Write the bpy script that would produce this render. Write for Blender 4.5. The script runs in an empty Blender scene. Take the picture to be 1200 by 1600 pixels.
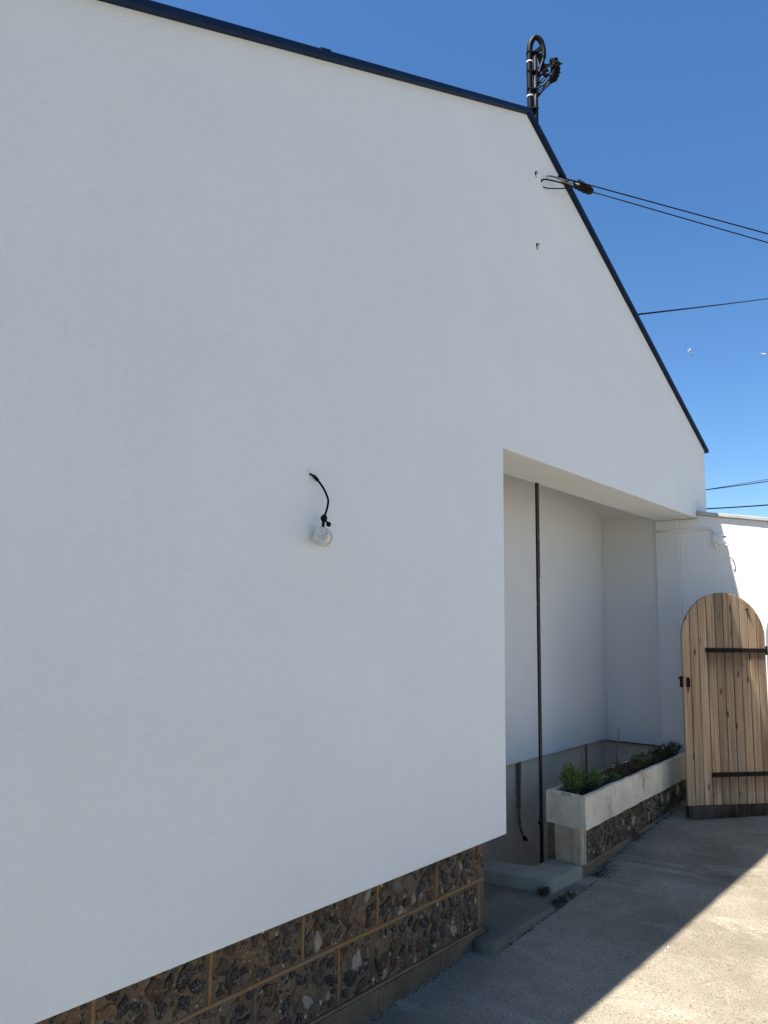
import bpy, bmesh, math, random
from mathutils import Vector, Matrix, noise
rnd = random.Random(7)
SC = bpy.context.scene
COL = SC.collection
R = math.radians

# ------------------------------------------------------------------ camera
cam_d = bpy.data.cameras.new('camera')
cam = bpy.data.objects.new('camera', cam_d); COL.objects.link(cam)
f_px, cy_px = 1194.67, 828.37
yaw, pit, rol = 0.887679407, 0.122259188, 0.010820568
fw = Vector((math.sin(yaw)*math.cos(pit), math.cos(yaw)*math.cos(pit), math.sin(pit)))
rt = Vector((math.cos(yaw), -math.sin(yaw), 0)); up = rt.cross(fw)
c_, s_ = math.cos(rol), math.sin(rol)
r2 = rt*c_ + up*s_; u2 = up*c_ - rt*s_
M = Matrix((r2, u2, -fw)).transposed().to_4x4()
M.translation = Vector((0, -2.1, 1.575))
cam.matrix_world = M
cam_d.sensor_fit = 'VERTICAL'; cam_d.sensor_height = 36.0; cam_d.sensor_width = 27.0
cam_d.lens = 36.0*f_px/1600.0
cam_d.shift_y = (cy_px-800.0)/1600.0
cam_d.clip_start = 0.05; cam_d.clip_end = 2000
SC.camera = cam
SC.render.resolution_x = 768; SC.render.resolution_y = 1024

# ------------------------------------------------------------------ sky and sun
to_sun = Vector((-0.40, 0.158, 1.0)).normalized()
sun_el = math.asin(to_sun.z); sun_az = math.atan2(to_sun.x, to_sun.y)
W = bpy.data.worlds.new('World'); SC.world = W; W.use_nodes = True
nt = W.node_tree; nt.nodes.clear()
sky = nt.nodes.new('ShaderNodeTexSky'); sky.sky_type = 'NISHITA'; sky.sun_disc = False
sky.sun_elevation = sun_el; sky.sun_rotation = sun_az
sky.altitude = 0; sky.air_density = 1.0; sky.dust_density = 0.0; sky.ozone_density = 6.0
bg = nt.nodes.new('ShaderNodeBackground'); bg.inputs['Strength'].default_value = 0.069
wo = nt.nodes.new('ShaderNodeOutputWorld')
hs = nt.nodes.new('ShaderNodeHueSaturation'); hs.inputs['Saturation'].default_value = 1.14
nt.links.new(sky.outputs[0], hs.inputs['Color']); nt.links.new(hs.outputs[0], bg.inputs[0]); nt.links.new(bg.outputs[0], wo.inputs[0])
sun_d = bpy.data.lights.new('sun', 'SUN'); sun_d.energy = 5.0; sun_d.angle = R(0.55); sun_d.color = (1.0, 0.965, 0.90)
sun = bpy.data.objects.new('sun', sun_d); COL.objects.link(sun)
sun.rotation_euler = to_sun.to_track_quat('Z', 'Y').to_euler()
sun.location = (-6, 3, 14)
SC.view_settings.view_transform = 'Standard'; SC.view_settings.look = 'None'
SC.view_settings.exposure = 1.34; SC.view_settings.gamma = 1.0; SC.view_settings.use_curve_mapping = False
SC.cycles.max_bounces = 10; SC.cycles.diffuse_bounces = 7

# ------------------------------------------------------------------ helpers
class NB:
    """small node builder"""
    def __init__(s, name, rough=0.8, spec=0.3, metal=0.0):
        s.m = bpy.data.materials.new(name); s.m.use_nodes = True
        s.t = s.m.node_tree; s.b = s.t.nodes['Principled BSDF']
        s.b.inputs['Roughness'].default_value = rough
        s.b.inputs['Specular IOR Level'].default_value = spec
        s.b.inputs['Metallic'].default_value = metal
        s.tc = s.t.nodes.new('ShaderNodeTexCoord').outputs['Object']
    def lk(s, a, b): s.t.links.new(a, b)
    def vec(s, scale=(1, 1, 1), off=None):
        mp = s.t.nodes.new('ShaderNodeMapping'); mp.inputs['Scale'].default_value = scale
        s.lk(s.tc, mp.inputs['Vector'])
        if off is not None: s.lk(off, mp.inputs['Location'])
        return mp.outputs[0]
    def noise(s, scale, detail=4, rough=0.55, vec=None, dist=0.0):
        n = s.t.nodes.new('ShaderNodeTexNoise'); n.inputs['Scale'].default_value = scale
        n.inputs['Detail'].default_value = detail; n.inputs['Roughness'].default_value = rough
        n.inputs['Distortion'].default_value = dist
        s.lk(vec or s.tc, n.inputs['Vector']); return n.outputs['Fac']
    def voro(s, scale, vec=None, feature='F1', rand=1.0):
        n = s.t.nodes.new('ShaderNodeTexVoronoi'); n.inputs['Scale'].default_value = scale
        n.feature = feature; n.inputs['Randomness'].default_value = rand
        s.lk(vec or s.tc, n.inputs['Vector']); return n
    def ramp(s, fac, stops):
        r = s.t.nodes.new('ShaderNodeValToRGB'); e = r.color_ramp.elements
        while len(e) < len(stops): e.new(0.5)
        for i, (p, c) in enumerate(stops):
            e[i].position = p
            e[i].color = (c, c, c, 1) if isinstance(c, (int, float)) else (*c, 1)
        s.lk(fac, r.inputs[0]); return r.outputs[0]
    def mix(s, fac, a, b, mode='MIX'):
        n = s.t.nodes.new('ShaderNodeMix'); n.data_type = 'RGBA'; n.blend_type = mode
        for v, i in ((fac, 0), (a, 6), (b, 7)):
            if isinstance(v, bpy.types.NodeSocket): s.lk(v, n.inputs[i])
            elif i == 0: n.inputs[0].default_value = v
            else: n.inputs[i].default_value = (*v, 1)
        return n.outputs[2]
    def math(s, op, a, b):
        n = s.t.nodes.new('ShaderNodeMath'); n.operation = op
        for v, i in ((a, 0), (b, 1)):
            if isinstance(v, bpy.types.NodeSocket): s.lk(v, n.inputs[i])
            else: n.inputs[i].default_value = v
        return n.outputs[0]
    def rand(s):
        return s.t.nodes.new('ShaderNodeObjectInfo').outputs['Random']
    def island(s):
        return s.t.nodes.new('ShaderNodeNewGeometry').outputs['Random Per Island']
    def color(s, c):
        if isinstance(c, bpy.types.NodeSocket): s.lk(c, s.b.inputs['Base Color'])
        else: s.b.inputs['Base Color'].default_value = (*c, 1)
    def rough(s, v): s.lk(v, s.b.inputs['Roughness'])
    def bump(s, h, dist=0.01, strength=1.0):
        n = s.t.nodes.new('ShaderNodeBump'); n.inputs['Distance'].default_value = dist
        n.inputs['Strength'].default_value = strength
        s.lk(h, n.inputs['Height'])
        prev = s.b.inputs['Normal'].links
        if prev: s.lk(prev[0].from_socket, n.inputs['Normal'])
        s.lk(n.outputs[0], s.b.inputs['Normal'])

class MB:
    """mesh collector: everything in world coordinates"""
    def __init__(s): s.v = []; s.f = []
    def add(s, vs, fs):
        o = len(s.v); s.v += [tuple(v) for v in vs]; s.f += [tuple(i+o for i in f) for f in fs]
    def box(s, x0, x1, y0, y1, z0, z1):
        s.add([(x0,y0,z0),(x1,y0,z0),(x1,y1,z0),(x0,y1,z0),(x0,y0,z1),(x1,y0,z1),(x1,y1,z1),(x0,y1,z1)],
              [(0,3,2,1),(4,5,6,7),(0,1,5,4),(1,2,6,5),(2,3,7,6),(3,0,4,7)])
    def prism(s, pts, vec):
        """polygon pts (3-D, any order) extruded by vec"""
        n = len(pts); vec = Vector(vec); p = [Vector(q) for q in pts]
        s.add(p + [q+vec for q in p], [tuple(range(n)), tuple(range(2*n-1, n-1, -1))] +
              [(i, i+n, (i+1) % n + n, (i+1) % n) for i in range(n)])
    def tube(s, pts, r, n=8, cap=True):
        pts = [Vector(p) for p in pts]; rs = r if isinstance(r, (list, tuple)) else [r]*len(pts)
        o = len(s.v); ref = None
        for i, p in enumerate(pts):
            t = (pts[min(i+1, len(pts)-1)] - pts[max(i-1, 0)]).normalized()
            if ref is None:
                ref = t.orthogonal().normalized()
            ref = (ref - t*ref.dot(t)); ref = ref.normalized() if ref.length > 1e-6 else t.orthogonal().normalized()
            b = t.cross(ref)
            for k in range(n):
                a = 2*math.pi*k/n
                s.v.append(tuple(p + (ref*math.cos(a) + b*math.sin(a))*rs[i]))
        for i in range(len(pts)-1):
            for k in range(n):
                k2 = (k+1) % n
                s.f.append((o+i*n+k, o+i*n+k2, o+(i+1)*n+k2, o+(i+1)*n+k))
        if cap:
            s.f.append(tuple(o+k for k in range(n-1, -1, -1)))
            s.f.append(tuple(o+(len(pts)-1)*n+k for k in range(n)))
    def ball(s, c, r, n=8, m=5, sq=(1,1,1)):
        c = Vector(c); pts = []; o = len(s.v)
        for i in range(1, m):
            th = math.pi*i/m
            for k in range(n):
                a = 2*math.pi*k/n
                s.v.append((c.x+r*sq[0]*math.sin(th)*math.cos(a), c.y+r*sq[1]*math.sin(th)*math.sin(a), c.z+r*sq[2]*math.cos(th)))
        t = len(s.v); s.v.append((c.x, c.y, c.z+r*sq[2])); s.v.append((c.x, c.y, c.z-r*sq[2]))
        for k in range(n):
            k2 = (k+1) % n
            s.f.append((t, o+k, o+k2)); s.f.append((t+1, o+(m-2)*n+k2, o+(m-2)*n+k))
            for i in range(m-2):
                s.f.append((o+i*n+k, o+(i+1)*n+k, o+(i+1)*n+k2, o+i*n+k2))
    def mesh(s, name, smooth=False, recalc=True):
        me = bpy.data.meshes.new(name); me.from_pydata(s.v, [], s.f)
        if recalc:
            b = bmesh.new(); b.from_mesh(me); bmesh.ops.recalc_face_normals(b, faces=b.faces); b.to_mesh(me); b.free()
        if smooth: me.polygons.foreach_set('use_smooth', [True]*len(me.polygons))
        me.update(); return me

ORIG = {}
def link(o, parent=None):
    COL.objects.link(o)
    if parent is not None:
        o.parent = parent
        if parent in ORIG: o.matrix_parent_inverse = ORIG[parent].inverted()
    return o
def tag(o, label, cat, group=None):
    o['label'] = label; o['category'] = cat
    if group: o['group'] = group
    return o
def thing(name, loc, label, cat, group=None, rz=0.0):
    o = bpy.data.objects.new(name, None); o.empty_display_size = 0.2
    COL.objects.link(o); o.location = loc; o.rotation_euler = (0, 0, rz)
    ORIG[o] = Matrix.Translation(Vector(loc)) if rz == 0 else Matrix.Identity(4)
    return tag(o, label, cat, group)
def obj(name, mb, mat, parent=None, smooth=False, bevel=0, seg=2, auto=None):
    me = mb.mesh(name, smooth or bool(auto)) if isinstance(mb, MB) else mb
    o = bpy.data.objects.new(name, me)
    if not me.materials: me.materials.append(mat)
    if bevel:
        m = o.modifiers.new('bevel', 'BEVEL'); m.width = bevel; m.segments = seg; m.limit_method = 'ANGLE'; m.angle_limit = R(35)
        m.harden_normals = False
    return link(o, parent)
def curve_pts(ctrl, n=8):
    """Catmull-Rom through control points"""
    P = [Vector(c) for c in ctrl]; P = [P[0]*2-P[1]] + P + [P[-1]*2-P[-2]]; out = []
    for i in range(1, len(P)-2):
        for k in range(n):
            t = k/n; a, b, c, d = P[i-1], P[i], P[i+1], P[i+2]
            out.append(0.5*((2*b)+(c-a)*t+(2*a-5*b+4*c-d)*t*t+(3*b-a-3*c+d)*t**3))
    out.append(P[-2]); return out

# ------------------------------------------------------------------ materials
def m_render(name, base, grain=240, gd=0.0035, coarse=0.0, cs=55):
    n = NB(name, 0.9, 0.2)
    big = n.noise(1.3, 5, 0.6)
    c = n.mix(n.ramp(big, [(0.3, 0.0), (0.75, 1.0)]), tuple(v*0.94 for v in base), base)
    c = n.mix(n.ramp(n.noise(3.1, 5, 0.7, n.vec((1, 1, 0.35))), [(0.52, 0.0), (0.75, 0.35)]), c, tuple(v*0.90 for v in base))
    fine = n.noise(grain, 3, 0.7)
    c = n.mix(n.ramp(fine, [(0.36, 0.22), (0.52, 0.0)]), c, tuple(v*0.72 for v in base))
    v = n.voro(9.0); spk = n.ramp(v.outputs['Distance'], [(0.012, 0.55), (0.03, 0.0)])
    pick = n.ramp(n.noise(2.7, 2), [(0.55, 0.0), (0.62, 1.0)])
    c = n.mix(n.math('MULTIPLY', spk, pick), c, (0.18, 0.17, 0.15))
    n.color(c)
    n.bump(fine, gd, 0.55)
    if coarse: n.bump(n.noise(cs, 4, 0.6), coarse, 0.8)
    n.bump(n.noise(2.2, 2), 0.02, 0.15)
    return n.m
M_WHITE = m_render('white_render', (0.750, 0.770, 0.753), 230, 0.009)
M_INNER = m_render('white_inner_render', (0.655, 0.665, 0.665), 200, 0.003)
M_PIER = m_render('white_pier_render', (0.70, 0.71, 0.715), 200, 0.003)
M_STUCCO = m_render('white_rough_stucco', (0.80, 0.79, 0.77), 150, 0.003, 0.007, 48)

def m_ground():
    n = NB('old_concrete', 0.93, 0.15)
    a = n.noise(0.9, 6, 0.62, dist=0.4); b = n.noise(7, 5, 0.65); g = n.noise(105, 4, 0.85); g2 = n.noise(520, 2, 0.6)
    c = n.ramp(a, [(0.28, (0.140, 0.115, 0.081)), (0.5, (0.262, 0.222, 0.163)), (0.72, (0.385, 0.335, 0.255))])
    c = n.mix(n.ramp(b, [(0.35, 0.0), (0.7, 0.55)]), c, (0.20, 0.170, 0.128))
    st = n.noise(2.9, 7, 0.72, n.vec((1.5, 0.55, 1)), 0.7)
    c = n.mix(n.ramp(st, [(0.52, 0.0), (0.70, 0.75)]), c, (0.39, 0.352, 0.285))
    c = n.mix(n.ramp(g, [(0.36, 0.85), (0.48, 0.0)]), c, (0.060, 0.050, 0.038))
    c = n.mix(n.ramp(g, [(0.58, 0.0), (0.72, 0.7)]), c, (0.40, 0.360, 0.295))
    v = n.voro(60); fl = n.ramp(v.outputs['Distance'], [(0.10, 1.0), (0.16, 0.0)])
    fl = n.math('MULTIPLY', fl, n.ramp(n.noise(5.1, 3), [(0.56, 0.0), (0.60, 1.0)]))
    c = n.mix(fl, c, (0.55, 0.54, 0.52))
    cr = n.voro(0.62, n.vec((1, 1.35, 1)), 'DISTANCE_TO_EDGE').outputs['Distance']
    cr = n.math('ADD', cr, n.math('MULTIPLY', n.math('SUBTRACT', n.noise(9, 4), 0.5), 0.05))
    crk = n.math('MULTIPLY', n.ramp(cr, [(0.0, 1.0), (0.008, 0.0)]), n.ramp(n.noise(1.1, 2), [(0.60, 0.0), (0.66, 0.8)]))
    c = n.mix(crk, c, (0.06, 0.056, 0.05))
    n.color(c)
    n.bump(g, 0.006, 0.6); n.bump(b, 0.02, 0.3); n.bump(g2, 0.002, 0.5)
    return n.m
M_GROUND = m_ground()

def m_concrete(name, lo, hi, stain, sa=0.5, scale=4, bd=0.006):
    n = NB(name, 0.85, 0.25)
    a = n.noise(scale, 6, 0.62); f = n.noise(130, 3, 0.7)
    c = n.ramp(a, [(0.3, lo), (0.7, hi)])
    s = n.noise(scale*1.7, 6, 0.7, n.vec((1.5, 1.5, 0.55)), 0.5)
    c = n.mix(n.ramp(s, [(0.56, 0.0), (0.68, sa)]), c, stain)
    c = n.mix(n.ramp(f, [(0.34, 0.5), (0.46, 0.0)]), c, tuple(v*0.5 for v in lo))
    v = n.voro(23); pit = n.ramp(v.outputs['Distance'], [(0.05, 0.8), (0.11, 0.0)])
    pit = n.math('MULTIPLY', pit, n.ramp(n.noise(3.7, 2), [(0.52, 0.0), (0.6, 1.0)]))
    c = n.mix(pit, c, tuple(v*0.35 for v in lo))
    n.color(c); n.bump(f, bd, 0.5); n.bump(n.noise(scale*4, 5), 0.015, 0.35)
    return n.m
M_TROUGH = m_concrete('painted_trough_concrete', (0.49, 0.44, 0.345), (0.65, 0.59, 0.475), (0.22, 0.165, 0.10), 0.8, 5)
M_STEP = m_concrete('grey_painted_cement', (0.175, 0.168, 0.134), (0.26, 0.25, 0.20), (0.33, 0.30, 0.24), 0.5, 4)
M_SLAB = m_concrete('grey_cement_slab', (0.105, 0.095, 0.072), (0.17, 0.152, 0.116), (0.24, 0.21, 0.16), 0.5, 4)
M_BEIGE = m_concrete('beige_old_render', (0.58, 0.49, 0.37), (0.70, 0.60, 0.46), (0.40, 0.32, 0.22), 0.5, 3)
M_COPING = m_concrete('coping_concrete', (0.36, 0.35, 0.33), (0.47, 0.46, 0.44), (0.22, 0.21, 0.19), 0.5, 5)
M_PANEL = m_concrete('pale_cement_panel', (0.33, 0.27, 0.195), (0.46, 0.385, 0.285), (0.16, 0.12, 0.08), 0.6, 6)

def m_block():
    n = NB('gritty_block_mortar', 0.95, 0.15)
    a = n.noise(11, 5, 0.65); f = n.noise(190, 3, 0.75)
    c = n.ramp(a, [(0.3, (0.088, 0.066, 0.043)), (0.7, (0.185, 0.142, 0.096))])
    c = n.mix(n.ramp(f, [(0.36, 0.8), (0.48, 0.0)]), c, (0.05, 0.042, 0.035))
    c = n.mix(n.ramp(f, [(0.57, 0.0), (0.72, 0.8)]), c, (0.34, 0.285, 0.22))
    n.color(c); n.bump(f, 0.008, 0.8); n.bump(n.noise(45, 4, 0.7), 0.012, 0.6)
    return n.m
M_BLOCK = m_block()
def m_pointing():
    n = NB('orange_pointing_mortar', 0.9, 0.2)
    a = n.noise(5, 5, 0.65); f = n.noise(160, 3, 0.7)
    c = n.ramp(a, [(0.34, (0.23, 0.118, 0.045)), (0.50, (0.25, 0.142, 0.062)), (0.62, (0.18, 0.138, 0.095))])
    c = n.mix(n.ramp(f, [(0.36, 0.6), (0.48, 0.0)]), c, (0.10, 0.06, 0.035))
    n.color(c); n.bump(f, 0.004, 0.6); return n.m
M_POINT = m_pointing()
def m_base():
    n = NB('base_course_cement', 0.92, 0.2)
    a = n.noise(7, 5, 0.65); f = n.noise(170, 3, 0.7)
    c = n.ramp(a, [(0.3, (0.095, 0.070, 0.045)), (0.7, (0.165, 0.124, 0.082))])
    c = n.mix(n.ramp(f, [(0.36, 0.6), (0.48, 0.0)]), c, (0.06, 0.05, 0.04))
    n.color(c); n.bump(f, 0.005, 0.7); n.bump(n.noise(30, 4), 0.01, 0.5); return n.m
M_BASE = m_base()
M_REDPOINT = NB('pink_brown_pointing', 0.9, 0.2)
M_REDPOINT.color(M_REDPOINT.ramp(M_REDPOINT.noise(14, 4), [(0.3, (0.17, 0.095, 0.06)), (0.7, (0.23, 0.155, 0.105))]))
M_REDPOINT.bump(M_REDPOINT.noise(150, 3), 0.004, 0.6); M_REDPOINT = M_REDPOINT.m

def m_flint(name, lo, hi, vein, va, rough):
    n = NB(name, rough, 0.45)
    r = n.math('MULTIPLY', n.rand(), 37.0); o = n.t.nodes.new('ShaderNodeCombineXYZ')
    n.lk(r, o.inputs[0]); n.lk(r, o.inputs[2]); v = n.vec((1, 1, 1), o.outputs[0])
    a = n.noise(1.6, 5, 0.65, v, 0.8); b = n.noise(2.6, 5, 0.7, v, 1.2)
    c = n.ramp(a, [(0.33, lo), (0.68, hi)])
    c = n.mix(n.ramp(b, [(0.54, 0.0), (0.60, va)]), c, vein)
    n.color(c); n.bump(b, 0.05, 0.5); n.bump(n.noise(9, 3, 0.6, v), 0.02, 0.5)
    return n.m
FL = [m_flint('flint_black', (0.008, 0.007, 0.007), (0.026, 0.024, 0.024), (0.24, 0.215, 0.18), 0.7, 0.20),
      m_flint('flint_brown', (0.022, 0.011, 0.006), (0.085, 0.043, 0.018), (0.23, 0.16, 0.095), 0.65, 0.30),
      m_flint('flint_ochre', (0.075, 0.04, 0.018), (0.20, 0.115, 0.05), (0.30, 0.24, 0.17), 0.7, 0.5),
      m_flint('flint_grey', (0.075, 0.06, 0.05), (0.16, 0.13, 0.105), (0.03, 0.026, 0.026), 0.7, 0.45),
      m_flint('flint_white_rind', (0.25, 0.205, 0.145), (0.42, 0.36, 0.275), (0.10, 0.075, 0.05), 0.7, 0.65),
      m_flint('flint_plum', (0.022, 0.013, 0.011), (0.075, 0.046, 0.038), (0.20, 0.15, 0.11), 0.6, 0.42)]
FW = [38, 25, 13, 4, 7, 20]

def m_wood(name, dark, mid, light, gz=1.1, stains=()):
    n = NB(name, 0.82, 0.2)
    r = n.rand(); rr = n.math('MULTIPLY', r, 53.0); o = n.t.nodes.new('ShaderNodeCombineXYZ')
    n.lk(rr, o.inputs[0]); n.lk(rr, o.inputs[2])
    v = n.vec((34, 34, gz), o.outputs[0]); vf = n.vec((150, 150, 3.0), o.outputs[0])
    a = n.noise(1.0, 5, 0.65, v, 0.35); f = n.noise(1.0, 4, 0.7, vf, 0.2)
    c = n.ramp(a, [(0.28, dark), (0.5, mid), (0.72, light)])
    c = n.mix(n.ramp(f, [(0.34, 0.5), (0.46, 0.0)]), c, tuple(x*0.5 for x in dark))
    big = n.noise(2.1, 4, 0.6, n.vec((1, 1, 0.6), o.outputs[0]))
    c = n.mix(n.ramp(big, [(0.48, 0.0), (0.66, 0.55)]), c, (0.21, 0.175, 0.14))
    tint = n.ramp(r, [(0.0, 0.66), (0.5, 0.92), (1.0, 1.18)])
    c = n.mix(1.0, c, tint, 'MULTIPLY')
    kv = n.voro(1.0, n.vec((13.7, 13.7, 4.6), o.outputs[0]))
    kn = n.ramp(kv.outputs['Distance'], [(0.08, 0.9), (0.17, 0.0)])
    c = n.mix(kn, c, (0.055, 0.03, 0.016))
    if stains:
        sp = n.t.nodes.new('ShaderNodeSeparateXYZ'); n.lk(n.tc, sp.inputs[0])
        sn = n.noise(1.0, 4, 0.6, n.vec((28, 28, 1.6)), 0.3)
        for (z0, drop, x0, amt) in stains:      # rust runs below each iron strap
            t = n.math('DIVIDE', n.math('SUBTRACT', z0, sp.outputs[2]), drop)
            t = n.math('ADD', t, n.math('MULTIPLY', n.math('SUBTRACT', sn, 0.5), 1.6))
            m1 = n.ramp(t, [(0.0, 1.0), (0.75, 0.0)])
            m2 = n.ramp(n.math('SUBTRACT', z0+0.035, sp.outputs[2]), [(0.0, 0.0), (0.02, 1.0)])
            m3 = n.ramp(n.math('ADD', n.math('SUBTRACT', sp.outputs[0], x0), 0.5), [(0.49, 0.0), (0.52, 1.0)])
            m_ = n.math('MULTIPLY', n.math('MULTIPLY', m1, m2), n.math('MULTIPLY', m3, amt))
            c = n.mix(m_, c, (0.075, 0.045, 0.026))
    n.color(c); n.bump(a, 0.004, 0.5); n.bump(f, 0.002, 0.6)
    return n.m
M_WOOD = m_wood('weathered_gate_wood', (0.18, 0.112, 0.064), (0.35, 0.238, 0.142), (0.48, 0.345, 0.22), 1.1, ((1.25, .22, .19, .75), (.30, .16, .21, .6), (.155, .05, -.1, .0)))
M_DARKWOOD = m_wood('dark_wet_wood', (0.010, 0.006, 0.004), (0.026, 0.016, 0.010), (0.075, 0.05, 0.033))

def m_simple(name, c, rough=0.5, spec=0.4, metal=0.0, var=0.25, scale=30, bump=0.0):
    n = NB(name, rough, spec, metal)
    n.color(n.ramp(n.noise(scale, 4), [(0.3, tuple(v*(1-var) for v in c)), (0.7, tuple(min(1, v*(1+var)) for v in c))]))
    if bump: n.bump(n.noise(scale*4, 3), bump, 0.6)
    return n.m
M_IRON = m_simple('rusty_black_iron', (0.009, 0.006, 0.005), 0.75, 0.15, 0.0, 0.6, 40, 0.004)
M_NAVY = m_simple('navy_painted_metal', (0.003, 0.015, 0.047), 0.6, 0.16, 0.0, 0.12, 3)
M_ROOF = m_simple('dark_roof_sheet', (0.05, 0.055, 0.065), 0.6)
M_BLACK = m_simple('black_plastic', (0.004, 0.004, 0.0045), 0.5, 0.12)
M_BLACK2 = m_simple('black_cable_sheath', (0.004, 0.004, 0.0045), 0.65, 0.1)
M_GALV = m_simple('galvanised_wire', (0.22, 0.22, 0.22), 0.45, 0.5, 0.6)
M_WHITEPL = m_simple('white_plastic', (0.72, 0.72, 0.70), 0.45, 0.4, 0, 0.06)
M_CAP = m_simple('scuffed_white_cap', (0.50, 0.50, 0.46), 0.22, 0.6, 0, 0.25, 60)
M_BRASS = m_simple('clear_amber_plastic', (0.50, 0.42, 0.27), 0.25, 0.5, 0, 0.3, 40)
M_LEAD = m_simple('lead_grey', (0.06, 0.06, 0.065), 0.6)
M_SOIL = m_simple('dark_soil', (0.035, 0.026, 0.019), 0.95, 0.1, 0, 0.5, 60, 0.01)
M_TWIG = m_simple('dry_twig', (0.11, 0.085, 0.062), 0.9, 0.1)
M_ROPE = m_simple('old_brown_cable', (0.17, 0.135, 0.095), 0.9, 0.1, 0, 0.4, 30)
def m_post():
    n = NB('chipped_black_steel', 0.55, 0.2)
    a = n.ramp(n.noise(70, 3, 0.7, n.vec((1, 1, 0.6))), [(0.66, 0.0), (0.70, 1.0)])
    n.color(n.mix(a, (0.012, 0.011, 0.011), (0.42, 0.41, 0.39))); return n.m
M_POST = m_post()
def m_leaf(name, a, b, d=0.12):
    n = NB(name, 0.6, 0.3); n.color(n.ramp(n.island(), [(0.0, a), (0.6, b), (1.0, tuple(v*1.5 for v in b))]))
    t = n.t.nodes.new('ShaderNodeBsdfTranslucent'); mx = n.t.nodes.new('ShaderNodeMixShader'); mx.inputs[0].default_value = 0.25
    t.inputs[0].default_value = (*[min(1, v*1.6) for v in b], 1)
    out = n.t.nodes['Material Output']
    n.lk(n.b.outputs[0], mx.inputs[1]); n.lk(t.outputs[0], mx.inputs[2]); n.lk(mx.outputs[0], out.inputs[0])
    return n.m
M_LEAF = m_leaf('fresh_green_leaf', (0.06, 0.13, 0.02), (0.15, 0.25, 0.04))
M_LEAF2 = m_leaf('grey_green_leaf', (0.045, 0.10, 0.03), (0.12, 0.20, 0.07))
M_DRY = m_leaf('brown_dry_leaf', (0.035, 0.018, 0.010), (0.09, 0.045, 0.022))
M_WEED = m_leaf('dark_weed_leaf', (0.008, 0.018, 0.005), (0.025, 0.04, 0.010))

# ------------------------------------------------------------------ ground
def gz(x):
    return -0.16 + 0.044*max(-3.0, min(12.0, x))
def lin(a, b, n): return [a+(b-a)*i/n for i in range(n+1)]
xs = sorted(set([-400, -120, -40, -15, -6, -3] + [round(v, 4) for v in lin(0, 7.0, 140)] + [7.3, 8, 9, 12, 20, 50, 150, 400]))
ys = sorted(set([-400, -120, -40, -15, -7, -4.5] + [round(v, 4) for v in lin(-3.0, 0.15, 63)] + [0.6, 8, 20, 60, 150, 400]))
def gp(x, y):
    z = gz(x)
    if 0 <= x <= 7 and -3 <= y <= 0.15:
        z += 0.006*(noise.noise((x*1.3, y*1.7, 3.1))) + 0.0022*noise.noise((x*7, y*7, 1.0))
    return z
g = MB(); idx = {}
for j, y in enumerate(ys):
    for i, x in enumerate(xs):
        idx[i, j] = len(g.v); g.v.append((x, y, gp(x, y)))
for j in range(len(ys)-1):
    for i in range(len(xs)-1):
        cxm, cym = (xs[i]+xs[i+1])/2, (ys[j]+ys[j+1])/2
        if 0.9 < cxm < 7.3 and 0.15 < cym < 8: continue          # the house stands here
        g.f.append((idx[i, j], idx[i+1, j], idx[i+1, j+1], idx[i, j+1]))
ground = obj('ground', g, M_GROUND, smooth=True); ground['kind'] = 'structure'

# ------------------------------------------------------------------ house
house = thing('house', (3.97, 4.0, 0.0), 'white rendered gable house with a dark blue roof edge and flint plinth', 'house')
def verge(x): return 4.71 - 0.423*(3.93-x) if x < 3.93 else 4.71 - 0.4446*(x-3.93)
XL, XR = 0.64, 7.30
b = MB()
b.prism([(XL, 0, .502), (3.614, 0, .502), (3.614, 0, 2.545), (XR, 0, 2.545), (XR, 0, verge(XR)), (3.93, 0, 4.71), (XL, 0, verge(XL))], (0, .36, 0))
front_wall = obj('front_wall', b, M_WHITE, house, bevel=0.006)
b = MB(); b.box(XL, XL+.3, .363, 8, -.3, verge(XL)); obj('side_wall', b, M_WHITE, house)
b = MB(); b.box(7.10, XR-.004, .363, 8, -.3, verge(XR)-.01); obj('side_wall', b, M_WHITE, house)
b = MB(); b.prism([(XL, 8.003, -.3), (XR, 8.003, -.3), (XR, 8.003, verge(XR)), (3.93, 8.003, 4.71), (XL, 8.003, verge(XL))], (0, .25, 0)); obj('back_wall', b, M_WHITE, house)
# roof planes, just above the wall heads
def slab(xa, xb, y0, y1, t0, t1):
    b = MB()
    b.prism([(xa, y0, verge(xa)+t0), (xb, y0, verge(xb)+t0), (xb, y0, verge(xb)+t1), (xa, y0, verge(xa)+t1)], (0, y1-y0, 0)); return b
obj('roof', slab(.58, 3.93, .034, 8.3, .002, .030), M_ROOF, house)
obj('roof', slab(3.93, 7.335, .034, 8.3, .002, .030), M_ROOF, house)
# folded metal verge trims
obj('verge_trim', slab(.575, 3.93, -.031, .033, .0, .031), M_NAVY, house, bevel=0.003)
obj('verge_trim', slab(3.93, 7.34, -.031, .033, .0, .031), M_NAVY, house, bevel=0.003)
obj('trim_joint_cap', slab(2.085, 2.15, -.0335, .035, -.002, .0355), M_NAVY, house, bevel=0.002)
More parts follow.
